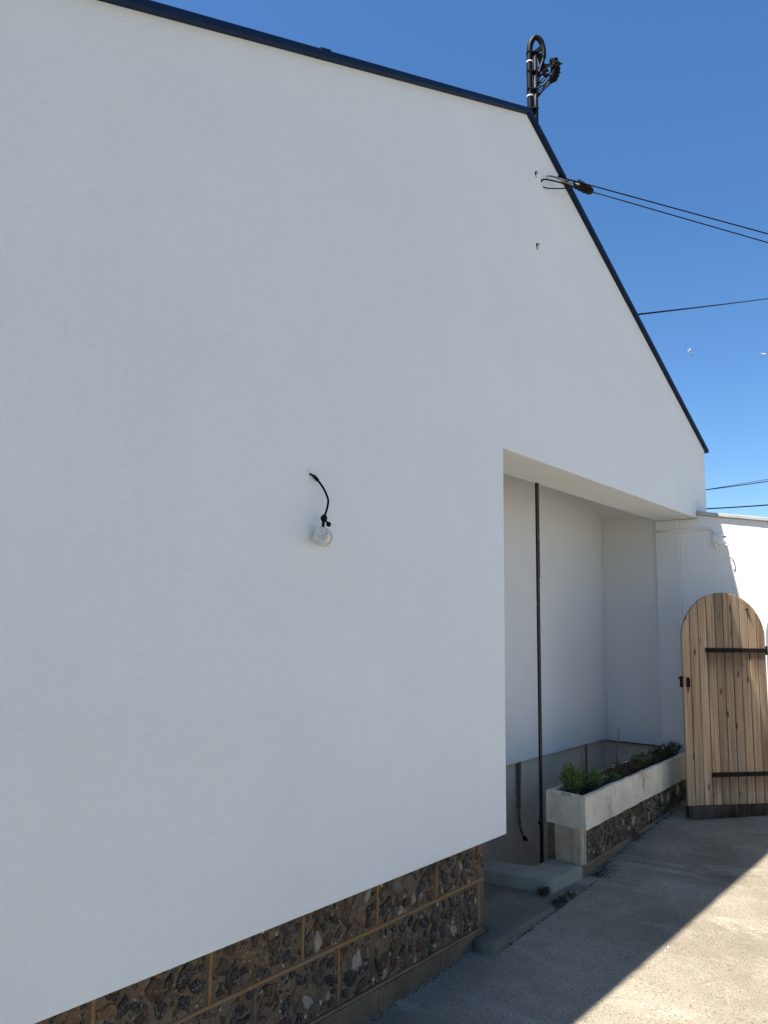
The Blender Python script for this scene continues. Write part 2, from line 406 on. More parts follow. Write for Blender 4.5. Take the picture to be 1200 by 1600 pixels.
# recess behind the opening
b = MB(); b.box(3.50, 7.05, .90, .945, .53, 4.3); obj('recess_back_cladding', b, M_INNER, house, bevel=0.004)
b = MB(); b.box(3.30, 7.10, .947, 1.15, -.75, 4.3); obj('recess_back_wall', b, M_BEIGE, house)
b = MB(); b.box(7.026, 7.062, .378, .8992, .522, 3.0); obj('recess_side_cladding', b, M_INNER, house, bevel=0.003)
b = MB(); b.box(7.064, 7.099, .378, .946, -.75, 3.0); obj('recess_side_wall', b, M_BEIGE, house)
b = MB(); b.box(7.018, 7.03, .385, .896, .512, .521); obj('base_rail', b, M_LEAD, house)
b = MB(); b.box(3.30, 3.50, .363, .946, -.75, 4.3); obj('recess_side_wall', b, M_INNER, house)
b = MB()
cz = lambda x: 2.572 + .4446*(7.062-x)
b.prism([(3.5, .362, cz(3.5)), (7.062, .362, cz(7.062)), (7.062, .362, cz(7.062)+.06), (3.5, .362, cz(3.5)+.06)], (0, .59, 0))
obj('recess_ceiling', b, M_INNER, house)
b = MB(); b.box(3.30, 7.1, .12, 1.0, -.85, -.60); obj('sunken_floor', b, M_BEIGE, house)
b = MB(); b.box(3.95, 7.08, .27, .32, -.62, -.02); obj('sunken_front_wall', b, M_BEIGE, house)
# white pier at the end of the opening
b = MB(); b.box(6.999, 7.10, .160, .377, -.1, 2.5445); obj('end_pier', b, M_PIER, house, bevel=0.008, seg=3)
b = MB(); b.box(7.015, 7.295, -.006, .05, 2.606, 2.614); obj('flashing', b, M_LEAD, house)
b = MB(); b.tube([(6.652, .938, .10), (6.655, .938, .53)], .008, 8); obj('shaded_joint_rod', b, M_ROPE, house, smooth=True)  # thin brown rod whose colour stands in for a shadowed vertical wall joint
# broken cable holes: real cavities cut into the wall, with a chipped ledge of plaster in each
def cavity(holes):
    m = MB()
    for (x, z) in holes:
        k = MB(); k.ball((0, 0, 0), 1.0, 12, 8)
        v = []
        for p in k.v:
            q = 1+.28*noise.noise((p[0]*1.7+x*3, p[1]*1.7, p[2]*1.7+z))
            v.append((x+p[0]*.028*q, p[1]*.11*q, z+p[2]*.026*q+.25*p[0]*.02))
        m.add(v, k.f)
    cut = bpy.data.objects.new('cutter', m.mesh('cutter')); COL.objects.link(cut)
    md = front_wall.modifiers.new('cut', 'BOOLEAN'); md.object = cut; md.operation = 'DIFFERENCE'; md.solver = 'EXACT'
    bv = front_wall.modifiers['bevel']; front_wall.modifiers.remove(bv)
    dg = bpy.context.evaluated_depsgraph_get(); me = bpy.data.meshes.new_from_object(front_wall.evaluated_get(dg))
    front_wall.modifiers.clear(); front_wall.data = me; me.materials.clear(); me.materials.append(M_WHITE)
    bpy.data.objects.remove(cut)
    bv = front_wall.modifiers.new('bevel', 'BEVEL'); bv.width = .006; bv.segments = 2; bv.limit_method = 'ANGLE'; bv.angle_limit = R(60)
    for (x, z) in holes:
        l = MB(); l.ball((x+.012, .000, z-.004), .021, 10, 7, (1.0, .7, .8)); l.ball((x+.002, -.002, z-.030), .014, 9, 6, (1.2, .5, 1.1)); l.ball((x+.028, .004, z+.014), .012, 8, 5, (1.3, .6, .6))
        l.v = [(p[0]+.004*noise.noise((p[0]*90, p[2]*90, 3)), p[1], p[2]+.004*noise.noise((p[0]*90, p[2]*90, 8))) for p in l.v]
        o = obj('chipped_plaster', l, M_WHITE, house, smooth=False); o['kind'] = 'stuff'
        d = MB(); d.tube([(x-.006, .05, z+.004), (x-.015, .002, z+.013)], [.022, .0125], 9); obj('hole_shade_plug', d, M_SOIL, house)  # solid dark plug; its colour stands in for the shade inside the cavity
cavity(((4.055, 4.375), (4.058, 3.90)))

# ---------------------------------------------------------------- flint plinth (blocks > flints)
def flint_mesh(seed):
    r = random.Random(seed); n = 9; ang = sorted(2*math.pi*(i+r.uniform(-.3, .3))/n for i in range(n))
    base = [r.uniform(.50, 1.20) for _ in range(n)]
    tilt = (r.uniform(-.25, .25), r.uniform(-.25, .25)); v = []
    for q, d in ((1.0, .25), (.93, -.24), (.60, -.36)):
        for i, a in enumerate(ang):
            x, z = math.cos(a)*base[i]*q, math.sin(a)*base[i]*q
            v.append((x, d + (tilt[0]*x+tilt[1]*z if d < 0 else 0) + r.uniform(-.10, .10), z))
    v.append((r.uniform(-.2, .2), -.33+r.uniform(-.1, .12), r.uniform(-.2, .2)))
    f = []
    for k in range(2):
        for i in range(n):
            i2 = (i+1) % n; f.append((k*n+i, k*n+i2, (k+1)*n+i2, (k+1)*n+i))
    for i in range(n): f.append((2*n+i, 2*n+(i+1) % n, 3*n))
    return v, f
FLM = []
for i in range(24):
    v, f = flint_mesh(100+i); m = MB(); m.v = v; m.f = f
    me = m.mesh('flint', smooth=(i % 4 == 1)); me.materials.append(FL[i % 6]); FLM.append(me)
by_mat = {k: [m for i, m in enumerate(FLM) if i % 6 == k] for k in range(6)}
N_FL = [0]
def fill_flints(block, org, ux, w, h, small, rng, nbig=11):
    """org: lower left corner on the face, ux: unit vector along the face"""
    placed = []
    nrm = Vector((ux.y, -ux.x, 0)); rz = math.atan2(ux.y, ux.x)
    for size in [rng.uniform(.030, .058) for _ in range(nbig)] + [rng.uniform(.017, .030) for _ in range(12)] + [rng.uniform(.005, .014) for _ in range(70)]:
        for _ in range(24):
            asp = rng.uniform(.40, .90); a = rng.gauss(math.pi/2, .75)
            px, pz = rng.uniform(size*.95, w-size*.95), rng.uniform(size*.95, h-size*.95)
            if all((px-q[0])**2+(pz-q[1])**2 > ((size+q[2])*.72)**2 for q in placed):
                placed.append((px, pz, size*(asp+1)/2)); break
        else: continue
        k = rng.choices(range(6), FW)[0]; me = rng.choice(by_mat[k])
        P = Vector(org) + ux*px + Vector((0, 0, pz)); dep = min(size*.6, .022)
        Mx = Matrix.Translation(P) @ Matrix.Rotation(rz, 4, 'Z') @ Matrix.Rotation(-a, 4, 'Y') @ Matrix.Diagonal((size, dep, size*asp, 1))
        if size > .0165 and N_FL[0] < 290:
            o = bpy.data.objects.new('flint', me); COL.objects.link(o); o.parent = block
            o.matrix_parent_inverse = ORIG[block.parent].inverted() if False else Matrix.Identity(4)
            o.matrix_basis = Mx; N_FL[0] += 1
        else:
            small[k].add([Mx @ Vector(v) for v in [tuple(vv.co) for vv in me.vertices]], [tuple(p.vertices) for p in me.polygons])
def rough_block(name, org, ux, w, h, depth, mat, parent, nx=10, nz=6, amp=.003, seed=0):
    """block with a slightly uneven front face (grid) and plain sides"""
    nrm = Vector((-ux.y, ux.x, 0)); m = MB(); O = Vector(org)
    for j in range(nz+1):
        for i in range(nx+1):
            e = 0 if 0 < i < nx and 0 < j < nz else .004
            P = O + ux*(w*i/nx) + Vector((0, 0, h*j/nz))
            m.v.append(tuple(P + nrm*(e + amp*noise.noise((P.x*16, P.y*16+seed, P.z*16)))))
    for j in range(nz):
        for i in range(nx): a = j*(nx+1)+i; m.f.append((a, a+1, a+nx+2, a+nx+1))
    back = [O + nrm*depth, O+ux*w+nrm*depth, O+ux*w+nrm*depth+Vector((0, 0, h)), O+nrm*depth+Vector((0, 0, h))]
    k = len(m.v); m.v += [tuple(p) for p in back]; m.f.append((k+3, k+2, k+1, k))
    bot = list(range(nx+1)); top = [nz*(nx+1)+i for i in range(nx+1)]
    lef = [j*(nx+1) for j in range(nz+1)]; rig = [j*(nx+1)+nx for j in range(nz+1)]
    m.f.append(tuple(bot[::-1]+[k, k+1])); m.f.append(tuple(top+[k+2, k+3]))
    m.f.append(tuple(lef+[k+3, k])); m.f.append(tuple(rig[::-1]+[k+1, k+2]))
    return obj(name, m, mat, parent, smooth=False)
rng = random.Random(31)
UX = Vector((1, 0, 0)); small = [MB() for _ in FL]
YF = .070
b = MB(); b.box(XL+.01, 3.500, YF+.022, .36, -.25, .4995); obj('plinth_core', b, M_BLOCK, house)
upper = [.46, .90, 1.337, 1.767, 2.205, 2.65, 3.087, 3.512]
lower = [1.09, 1.53, 1.97, 2.41, 2.855, 3.298, 3.450]
blocks = []
for a, c in zip(upper[1:], upper[2:]):
    blocks.append((a+.005, .300, c-a-.010, .197))
for a, c in zip(lower, lower[1:]):
    blocks.append((a+.005, .070, c-a-.010, .218))
blocks.sort(key=lambda t: abs(t[0]-2.2))
for (x, z, w, h) in blocks:
    bl = rough_block('flint_block', (x, YF, z), UX, w, h, .12, M_BLOCK, house, seed=x)
    if x+w > 1.05:
        if w > .3: fill_flints(bl, (x, YF, z), UX, w, h, small, rng, 12)
        else: fill_flints(bl, (x, YF, z), UX, w, h, small, rng, 4)
rough_block('corner_block', (3.456, YF+.002, .075), UX, .056, .213, .25, M_BASE, house, 3, 6, .005)
def bead(name, p0, p1, wdt, mat, parent, dpt=.012, seed=0, nrm=Vector((0, -1, 0))):
    """a hand-struck mortar ribbon between two blocks"""
    p0, p1 = Vector(p0), Vector(p1); t = (p1-p0).normalized(); s = t.cross(nrm).normalized(); n = max(3, int((p1-p0).length/.03)); m = MB()
    for i in range(n+1):
        P = p0+(p1-p0)*i/n; q = wdt*.5*(1+.25*noise.noise((P.x*9+seed, P.z*9, seed))); o = s*(.0018*noise.noise((P.x*7, P.z*7, seed+4)))
        d = .0028+.0022*noise.noise((P.x*12, P.z*12, seed+9))
        for sx, dd in ((-1.25, -dpt), (-1, d*.55), (-.3, d), (.4, d), (1, d*.55), (1.25, -dpt)):
            m.v.append(tuple(P+o+s*(q*sx)+nrm*dd))
    for i in range(n):
        for k in range(5): a = i*6+k; m.f.append((a, a+1, a+7, a+6))
    m.f.append((0, 1, 2, 3, 4, 5)); m.f.append(tuple(n*6+k for k in (5, 4, 3, 2, 1, 0)))
    return obj(name, m, mat, parent, smooth=True)
bead('mortar_joint', (.70, YF, .2935), (3.500, YF, .2935), .013, M_POINT, house)
for k, x in enumerate(upper[2:-1]): bead('mortar_joint', (x, YF, .302), (x, YF, .498), .011, M_POINT, house, seed=k)
for k, x in enumerate(lower[1:-2]): bead('mortar_joint', (x, YF, .072), (x, YF, .284), .013, M_POINT if k in (2,) else M_BASE, house, seed=k+7)
bead('mortar_joint', (3.298, YF, .072), (3.298, YF, .284), .012, M_BASE, house, seed=21)
bead('mortar_joint', (3.452, YF, .072), (3.452, YF, .284), .014, M_POINT, house, seed=22)
base_x = [.75, 1.29, 1.75, 2.20, 2.665, 3.125, 3.508]
for a, c in zip(base_x, base_x[1:]):
    rough_block('base_block', (a+.003, YF-.010, -.25), UX, c-a-.006, .303, .13, M_BASE, house, 12, 8, .004, a)
    bead('mortar_joint', (c-.001, YF-.010, -.1), (c-.001, YF-.010, .05), .006, M_REDPOINT, house, seed=c) if c < 3.4 else None
bead('mortar_joint', (.75, YF-.004, .0615), (3.478, YF-.003, .0590), .007, M_REDPOINT, house, seed=3)
for k, s in enumerate(small):
    if not s.v: continue
house_small = small

# ------------------------------------------------------------------ low slab and step at the opening
def outline_slab(name, pts, z0, z1, mat, rounding=.02, amp=.004):
    n = len(pts); m = MB(); c = Vector((sum(p[0] for p in pts)/n, sum(p[1] for p in pts)/n, 0))
    dense = []
    for i in range(n):
        a, d = Vector((*pts[i], 0)), Vector((*pts[(i+1) % n], 0)); k = max(1, int((d-a).length/.05))
        for j in range(k): dense.append(a+(d-a)*j/k)
    N = len(dense); cen = c
    def inset(i, q):
        t = (dense[(i+1) % N]-dense[i-1]).normalized(); nn = Vector((-t.y, t.x, 0)); return dense[i]+nn*q
    rows = [(0, z0), (0, z1-rounding), (rounding*.3, z1-rounding*.3), (rounding, z1)]
    for q, z in rows:
        for i in range(N):
            P = inset(i, q)+Vector((0, 0, z)); w = noise.noise((P.x*6, P.y*6, 2.0))*amp
            m.v.append((P.x+w, P.y-w, P.z+(w*.5 if z > z0 else 0)))
    for k in range(3):
        for i in range(N): i2 = (i+1) % N; m.f.append((k*N+i, k*N+i2, (k+1)*N+i2, (k+1)*N+i))
    m.f.append(tuple(3*N+i for i in range(N)))
    return obj(name, m, mat, smooth=True)
def arc(cx, cy, r, a0, a1, n=6): return [(cx+r*math.cos(R(a0+(a1-a0)*i/n)), cy+r*math.sin(R(a0+(a1-a0)*i/n))) for i in range(n+1)]
sl = outline_slab('concrete_slab', arc(3.43, .008, .055, 180, 270) + [(3.62, -.046), (3.80, -.042), (4.10, -.040), (4.45, -.052), (4.575, -.072), (4.605, -.03), (4.60, .24), (4.40, .50), (3.52, .60), (3.52, .062), (3.375, .059)], -.12, .039, M_SLAB, .012, .005)
tag(sl, 'low grey cement slab with a rounded end beside the flint plinth', 'slab')
st = outline_slab('door_step', [(4.123, .62), (4.142, .446)] + arc(4.255, .115, .062, 184, 270, 8) + [(4.45, .044), (4.598, .036), (4.600, .262), (4.405, .264), (4.385, .275), (4.334, .563), (4.33, .62)], -.10, .115, M_STEP, .012, .005)
tag(st, 'raised grey cement step with a notched back in the opening', 'step')

# ------------------------------------------------------------------ trough planter on its flint base
FLc, FRc, BLc, BRc = Vector((4.614, .020, 0)), Vector((6.985, .098, 0)), Vector((4.652, .308, 0)), Vector((6.985, .365, 0))
planter = thing('planter_trough', (5.8, .2, .32), 'long cream cement planter trough with stained lip on a low flint base', 'planter')
def quad_bar(a, b, t, z0, z1, inward):
    m = MB(); d = (b-a).normalized(); nn = Vector((-d.y, d.x, 0))*inward; L = (b-a).length; n = max(2, int(L/.06))
    for i in range(n+1):
        P = a+d*(L*i/n)
        for q, z in ((0, z0), (0, (z0*2+z1)/3), (0, (z0+2*z1)/3), (0, z1-.006), (.007, z1), (t-.007, z1), (t, z1-.006), (t, z0)):
            w = noise.noise((P.x*5, q*9+P.y*3, z*8))*.004
            m.v.append(tuple(P+nn*(q+w)+Vector((0, 0, z + (w*1.1 if z > z0 else w)))))
    for i in range(n):
        for k in range(7): u = i*8+k; m.f.append((u, u+1, u+9, u+8))
        m.f.append((i*8+7, i*8, i*8+8, i*8+15))
    m.f.append(tuple(range(8))); m.f.append(tuple(n*8+k for k in range(7, -1, -1))); return m
obj('front_panel', quad_bar(FLc, FRc, .036, .32, .522, 1), M_TROUGH, planter, smooth=False)
obj('end_panel', quad_bar(BLc+Vector((0, -.036, 0)), FLc+Vector((.0005, .038, 0)), .036, .3205, .5215, 1), M_TROUGH, planter)
obj('back_panel', quad_bar(BRc, BLc, .036, .32, .520, 1), M_TROUGH, planter)
b = MB(); b.prism([FLc+Vector((.02, .02, .33)), FRc+Vector((0, .02, .33)), BRc+Vector((0, -.02, .33)), BLc+Vector((.02, -.02, .33))], (0, 0, .02)); obj('bottom_panel', b, M_TROUGH, planter)
b = MB(); ns = 40
for i in range(ns+1):
    for j in range(7):
        t, s = i/ns, j/6; P = (FLc*(1-t)+FRc*t)*(1-s) + (BLc*(1-t)+BRc*t)*s
        b.v.append((max(P.x, 4.635), P.y+(.02 if j == 0 else -.02 if j == 6 else 0), .478+.022*noise.noise((P.x*7, P.y*9, 1.7))+.012*noise.noise((P.x*25, P.y*25, 7))))
for i in range(ns):
    for j in range(6): a = i*7+j; b.f.append((a, a+7, a+8, a+1))
obj('soil', b, M_SOIL, planter, smooth=True)
pbase = thing('low_flint_wall', (5.8, .2, 0), 'low flint block wall carrying the cream planter trough', 'wall')
UB = (FRc-FLc).normalized(); Bo = Vector((4.612, .052, 0))
small2 = [MB() for _ in FL]
cuts = [.05, .30, .75, 1.20, 1.65, 2.10, 2.37]
for a, c in zip(cuts, cuts[1:]):
    o = Bo+UB*(a+.004); bl = rough_block('flint_block', (o.x, o.y, .105), UB, c-a-.008, .213, .10, M_BLOCK, pbase, 8, 6, .004, a)
    P0 = Bo+UB*(a+.004)
    fill_flints(bl, (P0.x, P0.y, .105), UB, c-a-.008, .213, small2, rng, 8 if c-a > .3 else 5)
rough_block('corner_block', (Bo.x, Bo.y, .105), UB, .050, .213, .05, M_PANEL, pbase, 3, 7, .006, 3)
NB_ = Vector((UB.y, -UB.x, 0))
for k, a in enumerate(cuts[:-1]):
    p = Bo+UB*a; bead('mortar_joint', (p.x, p.y, .11), (p.x, p.y, .315), .008, M_BASE, pbase, seed=k+50, nrm=NB_)
o = Bo+NB_*.012; rough_block('base_block', (o.x, o.y, -.15), UB, 2.37, .247, .12, M_BASE, pbase, 40, 6, .005, 9)
p, q = Bo+NB_*.010+Vector((0, 0, .101)), Bo+NB_*.010+UB*2.36+Vector((0, 0, .101))
bead('mortar_joint', p, q, .006, M_REDPOINT, pbase, seed=77, nrm=NB_)
UE = Vector((-.13, -1, 0)).normalized()
E0 = Vector((4.648, .300, 0))
rough_block('end_panel', (4.6405, .247, -.1), Vector((-.11, -1, 0)).normalized(), .192, .417, .06, M_PANEL, pbase, 6, 9, .004, 5)
rough_block('corner_block', (4.648, .298, -.1), Vector((-.11, -1, 0)).normalized(), .046, .415, .06, M_BLOCK, pbase, 3, 9, .006, 6)
b = MB(); b.prism([(4.70, .12, -.2), (6.98, .17, -.2), (6.98, .34, -.2), (4.70, .29, -.2)], (0, 0, .515)); obj('core', b, M_BASE, pbase)
def stuff_flints(sm, parent):
    for k, s in enumerate(sm):
        if s.v:
            o = obj('small_flint', s, FL[k], parent); o['kind'] = 'stuff'
stuff_flints(house_small, house); stuff_flints(small2, pbase)

# steel post at the planter's end
post = thing('steel_post', (4.660, .345, .14), 'thin black chipped steel post from step to lintel beside the planter', 'post')
b = MB(); b.box(4.640, 4.672, .340, .352, .05, 2.5448); obj('flat_bar', b, M_POST, post, bevel=0.002)
b = MB(); b.box(4.6725, 4.680, .341, .351, 1.9, 2.5446); obj('wood_strip', b, M_ROPE, post)
b = MB(); b.box(4.618, 4.6395, .342, .350, .30, .325); obj('lug', b, M_IRON, post, bevel=0.002)

# old cable hanging down the wall of the recess
hc = thing('hanging_cable', (5.39, .93, .0), 'old brown cable hanging down the dark wall below the recess cladding', 'cable')
b = MB(); b.tube(curve_pts([(5.41, .925, .54), (5.405, .925, .42), (5.398, .925, .24), (5.392, .92, .10), (5.400, .91, .02), (5.425, .90, -.035)], 6), [.017]*8+[.015]*7+[.012]*7+[.010]*9, 7)
obj('cable_run', b, M_ROPE, hc, smooth=True)
b = MB()
for k in range(7):
    a = k*.9; b.tube([(5.420, .90, -.025), (5.430+.010*math.cos(a), .895+.010*math.sin(a), -.042), (5.438+.016*math.cos(a), .892+.014*math.sin(a), -.052-.006*(k % 3))], [.009, .008, .005], 5)
o = obj('frayed_end', b, M_IRON, hc); o['kind'] = 'stuff'

# ------------------------------------------------------------------ garden wall, conduit, lamp base
gw = thing('garden_wall', (7.1, -2.5, .1), 'tall rough white rendered wall with an arched opening, half sunlit, behind the wooden gate', 'wall')
def gtop(y): return 2.572 + .178*max(y, -2.2)
b = MB(); b.prism([(7.011, .158, -.2), (7.011, .158, 2.541), (7.011, .0015, 2.541), (7.011, -.0015, 2.541), (7.011, -.0015, gtop(0)), (7.011, -2.2, gtop(-2.2)), (7.011, -7.0, gtop(-2.2)), (7.011, -7.0, -.2)] + [(7.011, -1.275, -.2)] + [(7.011, -.895-.38*math.cos(math.pi*i/20), 1.50+.38*math.sin(math.pi*i/20)) for i in range(21)] + [(7.011, -.515, -.2)], (.24, 0, 0))
obj('wall_body', b, M_STUCCO, gw, bevel=0.004)
y = -.010; k = 0
while y > -6.9:
    L = .66 if y > -2.2 else .8; y2 = max(y-L, -7.0); b = MB(); dz = .003*math.sin(k*2.3)
    b.prism([(6.985, y, gtop(y)+.002+dz), (6.985, y2+.004, gtop(y2)+.002+dz), (6.985, y2+.004, gtop(y2)+.034+dz), (6.985, y, gtop(y)+.034+dz)], (.30, 0, 0))
    obj('coping_slab', b, M_COPING, gw, bevel=0.004); y = y2; k += 1
cd = thing('wall_lamp_base', (7.0, -.17, 2.35), 'white round junction box and thin conduit with a dangling wire high on the wall', 'junction box')
b = MB(); b.tube([(6.990, .374, 2.441), (6.990, .155, 2.441), (6.999, .145, 2.442), (6.999, -.10, 2.444), (6.998, -.135, 2.425), (6.998, -.15, 2.385)], .009, 8); obj('conduit', b, M_WHITEPL, cd, smooth=True)
b = MB(); b.tube([(7.010, -.177, 2.345), (6.972, -.177, 2.345)], .048, 18); b.tube([(6.9725, -.177, 2.345), (6.962, -.177, 2.345)], [.040, .036], 18)
b.tube([(6.985, -.150, 2.300), (6.985, -.160, 2.262)], .012, 8); obj('box_body', b, M_WHITEPL, cd, bevel=0.002)
b = MB(); b.tube(curve_pts([(6.985, -.22, 2.352), (6.965, -.235, 2.335), (6.960, -.232, 2.29), (6.965, -.255, 2.285), (6.968, -.278, 2.235), (6.972, -.288, 2.18), (6.974, -.278, 2.15)], 6), .0055, 6); obj('loose_wire', b, M_WHITEPL, cd, smooth=True)
b = MB(); b.tube([(6.985, -.215, 2.36), (6.98, -.245, 2.358)], .007, 6); obj('cable_gland', b, M_BLACK2, cd)

# ------------------------------------------------------------------ arched plank gate
GA = R(-41.08); GL = Vector((6.182, -.094, gz(6.182)))
gate = thing('wooden_gate', GL, 'weathered arched plank gate with black strap hinges standing before the white wall', 'gate', rz=GA)
GWd, ZS, RD = .730, 1.369, .372
def gobj(name, mb, mat, **k): return obj(name, mb, mat, gate, **k)
def arch(u):
    q = max(0.0, 1-((u-GWd/2)/(GWd/2))**2); return ZS + RD*math.sqrt(q)
edges = [0, .071, .146, .219, .292, .364, .437, .510, .583, .657, GWd]
for i in range(10):
    u0, u1 = edges[i]+.0026, edges[i+1]-.0026
    top = [(u0+(u1-u0)*k/5) for k in range(6)]; top[0] = u0; top[-1] = u1
    pts = [(u0, 0, .106), (u1, 0, .106)] + [(u, 0, arch(min(max(u, .004), GWd-.004))) for u in reversed(top)]
    off = rnd.uniform(-.0015, .0015); m = MB(); m.prism([(p[0], off, p[2]) for p in pts], (0, .024, 0))
    if i < 9: m.box(u1-.004, u1+.0050, off+.011, off+.017, .107, min(arch(u1-.004), arch(min(u1+.0050, GWd-.004)))-.004)
    gobj('plank', m, M_WOOD, bevel=0.0030, seg=1)
b = MB(); b.box(-.004, GWd+.004, -.020, .024, .020, .1040); gobj('bottom_rail', b, M_DARKWOOD, bevel=0.005)
for z0 in (.30, 1.24):
    b = MB(); b.box(.02, GWd-.02, .0265, .050, z0, z0+.11); gobj('ledge', b, M_WOOD, bevel=0.003)
b = MB(); b.prism([(.03, .0265, .42), (.13, .0265, .42), (.70, .0265, 1.235), (.60, .0265, 1.235)], (0, .022, 0)); gobj('brace', b, M_WOOD, bevel=0.003)
for z, u0 in ((1.286, .198), (.333, .214)):
    b = MB(); b.prism([(u0, -.0085, z-.018), (GWd+.006, -.0085, z-.016), (GWd+.006, -.0085, z+.016), (u0, -.0085, z+.018)], (0, .006, 0))
    h = gobj('strap_hinge', b, M_IRON, bevel=0.002)
    m = MB(); m.tube([(GWd+.013, .010, z-.035), (GWd+.013, .010, z+.035)], .010, 10); obj('knuckle', m, M_IRON, h, smooth=True)
    for u in (u0+.025, u0+.16, u0+.30, u0+.47):
        m = MB(); m.ball((u, -.0085, z), .008, 8, 4, (1, .55, 1)); obj('bolt_head', m, M_IRON, h, smooth=True)
b = MB(); b.box(.026, .052, -.009, -.0025, 1.00, 1.075); lt = gobj('keyhole_plate', b, M_IRON, bevel=0.003)
b = MB(); b.tube([(.039, -.010, 1.06), (.039, -.028, 1.062), (.036, -.03, 1.03), (.039, -.028, 1.008), (.039, -.010, 1.01)], .0045, 6); obj('pull_handle', b, M_IRON, lt, smooth=True)
b = MB(); b.box(-.018, -.001, -.004, .020, 1.00, 1.085); b.box(-.034, -.0182, .002, .014, 1.062, 1.075); gobj('latch', b, M_IRON, bevel=0.002)
b = MB(); b.ball((.573, -.008, 1.61), .012, 8, 5, (1, .7, 1)); b.tube([(.573, 0, 1.61), (.573, -.02, 1.605)], .005, 6); gobj('peg', b, M_DARKWOOD, smooth=True)

# ------------------------------------------------------------------ hanging lamp connection on the front wall
hl = thing('hanging_cable_end', (2.13, 0, 2.16), 'black cable end with a white round cap dangling from the large blank wall', 'cable')
b = MB()
b.tube(curve_pts([(2.112, .002, 2.160), (2.122, -.012, 2.152), (2.137, -.022, 2.135), (2.160, -.033, 2.103), (2.175, -.040, 2.070), (2.176, -.043, 2.050), (2.166, -.046, 2.020), (2.152, -.048, 1.994)], 6), .0043, 8)
obj('cable_run', b, M_BLACK2, hl, smooth=True)
b = MB(); b.tube([(2.122, -.012, 2.152), (2.138, -.022, 2.134)], .0072, 8); obj('torn_sleeve', b, M_BLACK, hl)
b = MB(); b.tube([(2.152, -.048, 1.996), (2.148, -.049, 1.985), (2.145, -.050, 1.974)], [.008, .014, .012], 8)
obj('connector', b, M_BLACK, hl, smooth=False)
b = MB(); b.tube([(2.145, -.05, 1.9735), (2.142, -.05, 1.945)], .0062, 8); obj('stem', b, M_BLACK, hl, smooth=False)
b = MB(); b.tube([(2.148, -.055, 1.975), (2.158, -.058, 1.967)], .004, 6); b.ball((2.163, -.060, 1.960), .0105, 8, 5); obj('screw_clamp', b, M_BLACK, hl, smooth=True)
cc = Vector((2.135, -.052, 1.909)); ax = Vector((-.93, -.24, .10)).normalized()
b = MB(); b.tube([cc-ax*.012, cc-ax*.004, cc+ax*.010, cc+ax*.0135], [.034, .0385, .0385, .035], 22); cap = obj('cap', b, M_CAP, hl, bevel=0.0012)
b = MB(); b.tube([cc-ax*.034, cc-ax*.026, cc-ax*.0125], [.026, .034, .0365], 22); obj('cap_back', b, M_BRASS, hl)
b = MB()
for (a, q) in ((-.008, .002), (-.027, .008), (-.010, -.026)):
    s = ax.cross(Vector((0, 0, 1))).normalized(); P = cc+ax*.0136+s*a+Vector((0, 0, q)); b.tube([P, P+ax*.0012], .0022, 6)
obj('screw', b, M_BLACK, hl)
b = MB(); n = 12; x0, z0 = 2.106, 2.168
b.v = [(x0, -.0015, z0)] + [(x0+.012*math.cos(2*math.pi*i/n)*(1+.3*math.sin(i*2.2)), -.0006, z0+.015*math.sin(2*math.pi*i/n)) for i in range(n)]
b.f = [(0, 1+i, 1+(i+1) % n) for i in range(n)]; obj('cable_hole', b, M_INNER, house)

# ------------------------------------------------------------------ mast with conduit loop on the ridge
mast = thing('roof_mast', (4.28, .12, 4.62), 'black cable mast with a looped conduit standing at the roof ridge', 'mast')
b = MB(); b.tube([(4.292, .12, 4.50), (4.285, .12, 5.40)], .016, 10); obj('pole', b, M_BLACK, mast, smooth=True)
dirx = Vector((rt.x, rt.y, 0))
def mp(h, z, y=.0): return Vector((4.285, .12, z)) + dirx*h + Vector((0, y, 0))
b = MB(); b.tube(curve_pts([mp(-.034, 4.62), mp(-.035, 4.95), mp(-.038, 5.2), mp(-.037, 5.38), mp(-.030, 5.468), mp(.0, 5.522), mp(.036, 5.505), mp(.058, 5.44), mp(.058, 5.37), mp(.040, 5.31), mp(.020, 5.24), mp(.014, 5.18)], 8), [.020]*36+[.018]*16+[.016]*12+[.012]*25, 10); obj('conduit_loop', b, M_BLACK, mast, smooth=True)
for z in (5.09, 5.34):
    b = MB(); b.tube([mp(-.0365, z-.0045), mp(-.0365, z+.0045)], .0222, 12); obj('white_tape_band', b, M_WHITEPL, mast, smooth=False)
for z in (5.0, 5.14, 5.27, 5.41):
    b = MB(); b.box(-.057, .018, -.02, .020, z-.004, z+.004)
    b.v = [tuple(Vector((4.285, .12, 0))+dirx*v[0]+Vector((dirx.y*-1, dirx.x, 0))*v[1]+Vector((0, 0, v[2]))) for v in b.v]
    obj('clamp', b, M_IRON, mast)
b = MB(); r3 = random.Random(5)
for k in range(22):
    z = 5.43-.0085*k; P = mp(.006+.0022*k, z); b.tube([P, P+dirx*(.018+.022*r3.random())+Vector((0, 0, .025*r3.uniform(-1, 1)))], .0075, 5)
for (h0, z0, h1, z1) in ((.03, 5.40, .055, 5.385), (.034, 5.37, .05, 5.34), (.03, 5.355, .06, 5.31), (.06, 5.245, .07, 5.25), (.02, 5.43, .03, 5.455), (.04, 5.43, .045, 5.45)):
    b.tube([mp(h0, z0), mp(h1, z1)], .007, 5)
o = obj('connector_cluster', b, M_BLACK2, mast); o['kind'] = 'stuff'
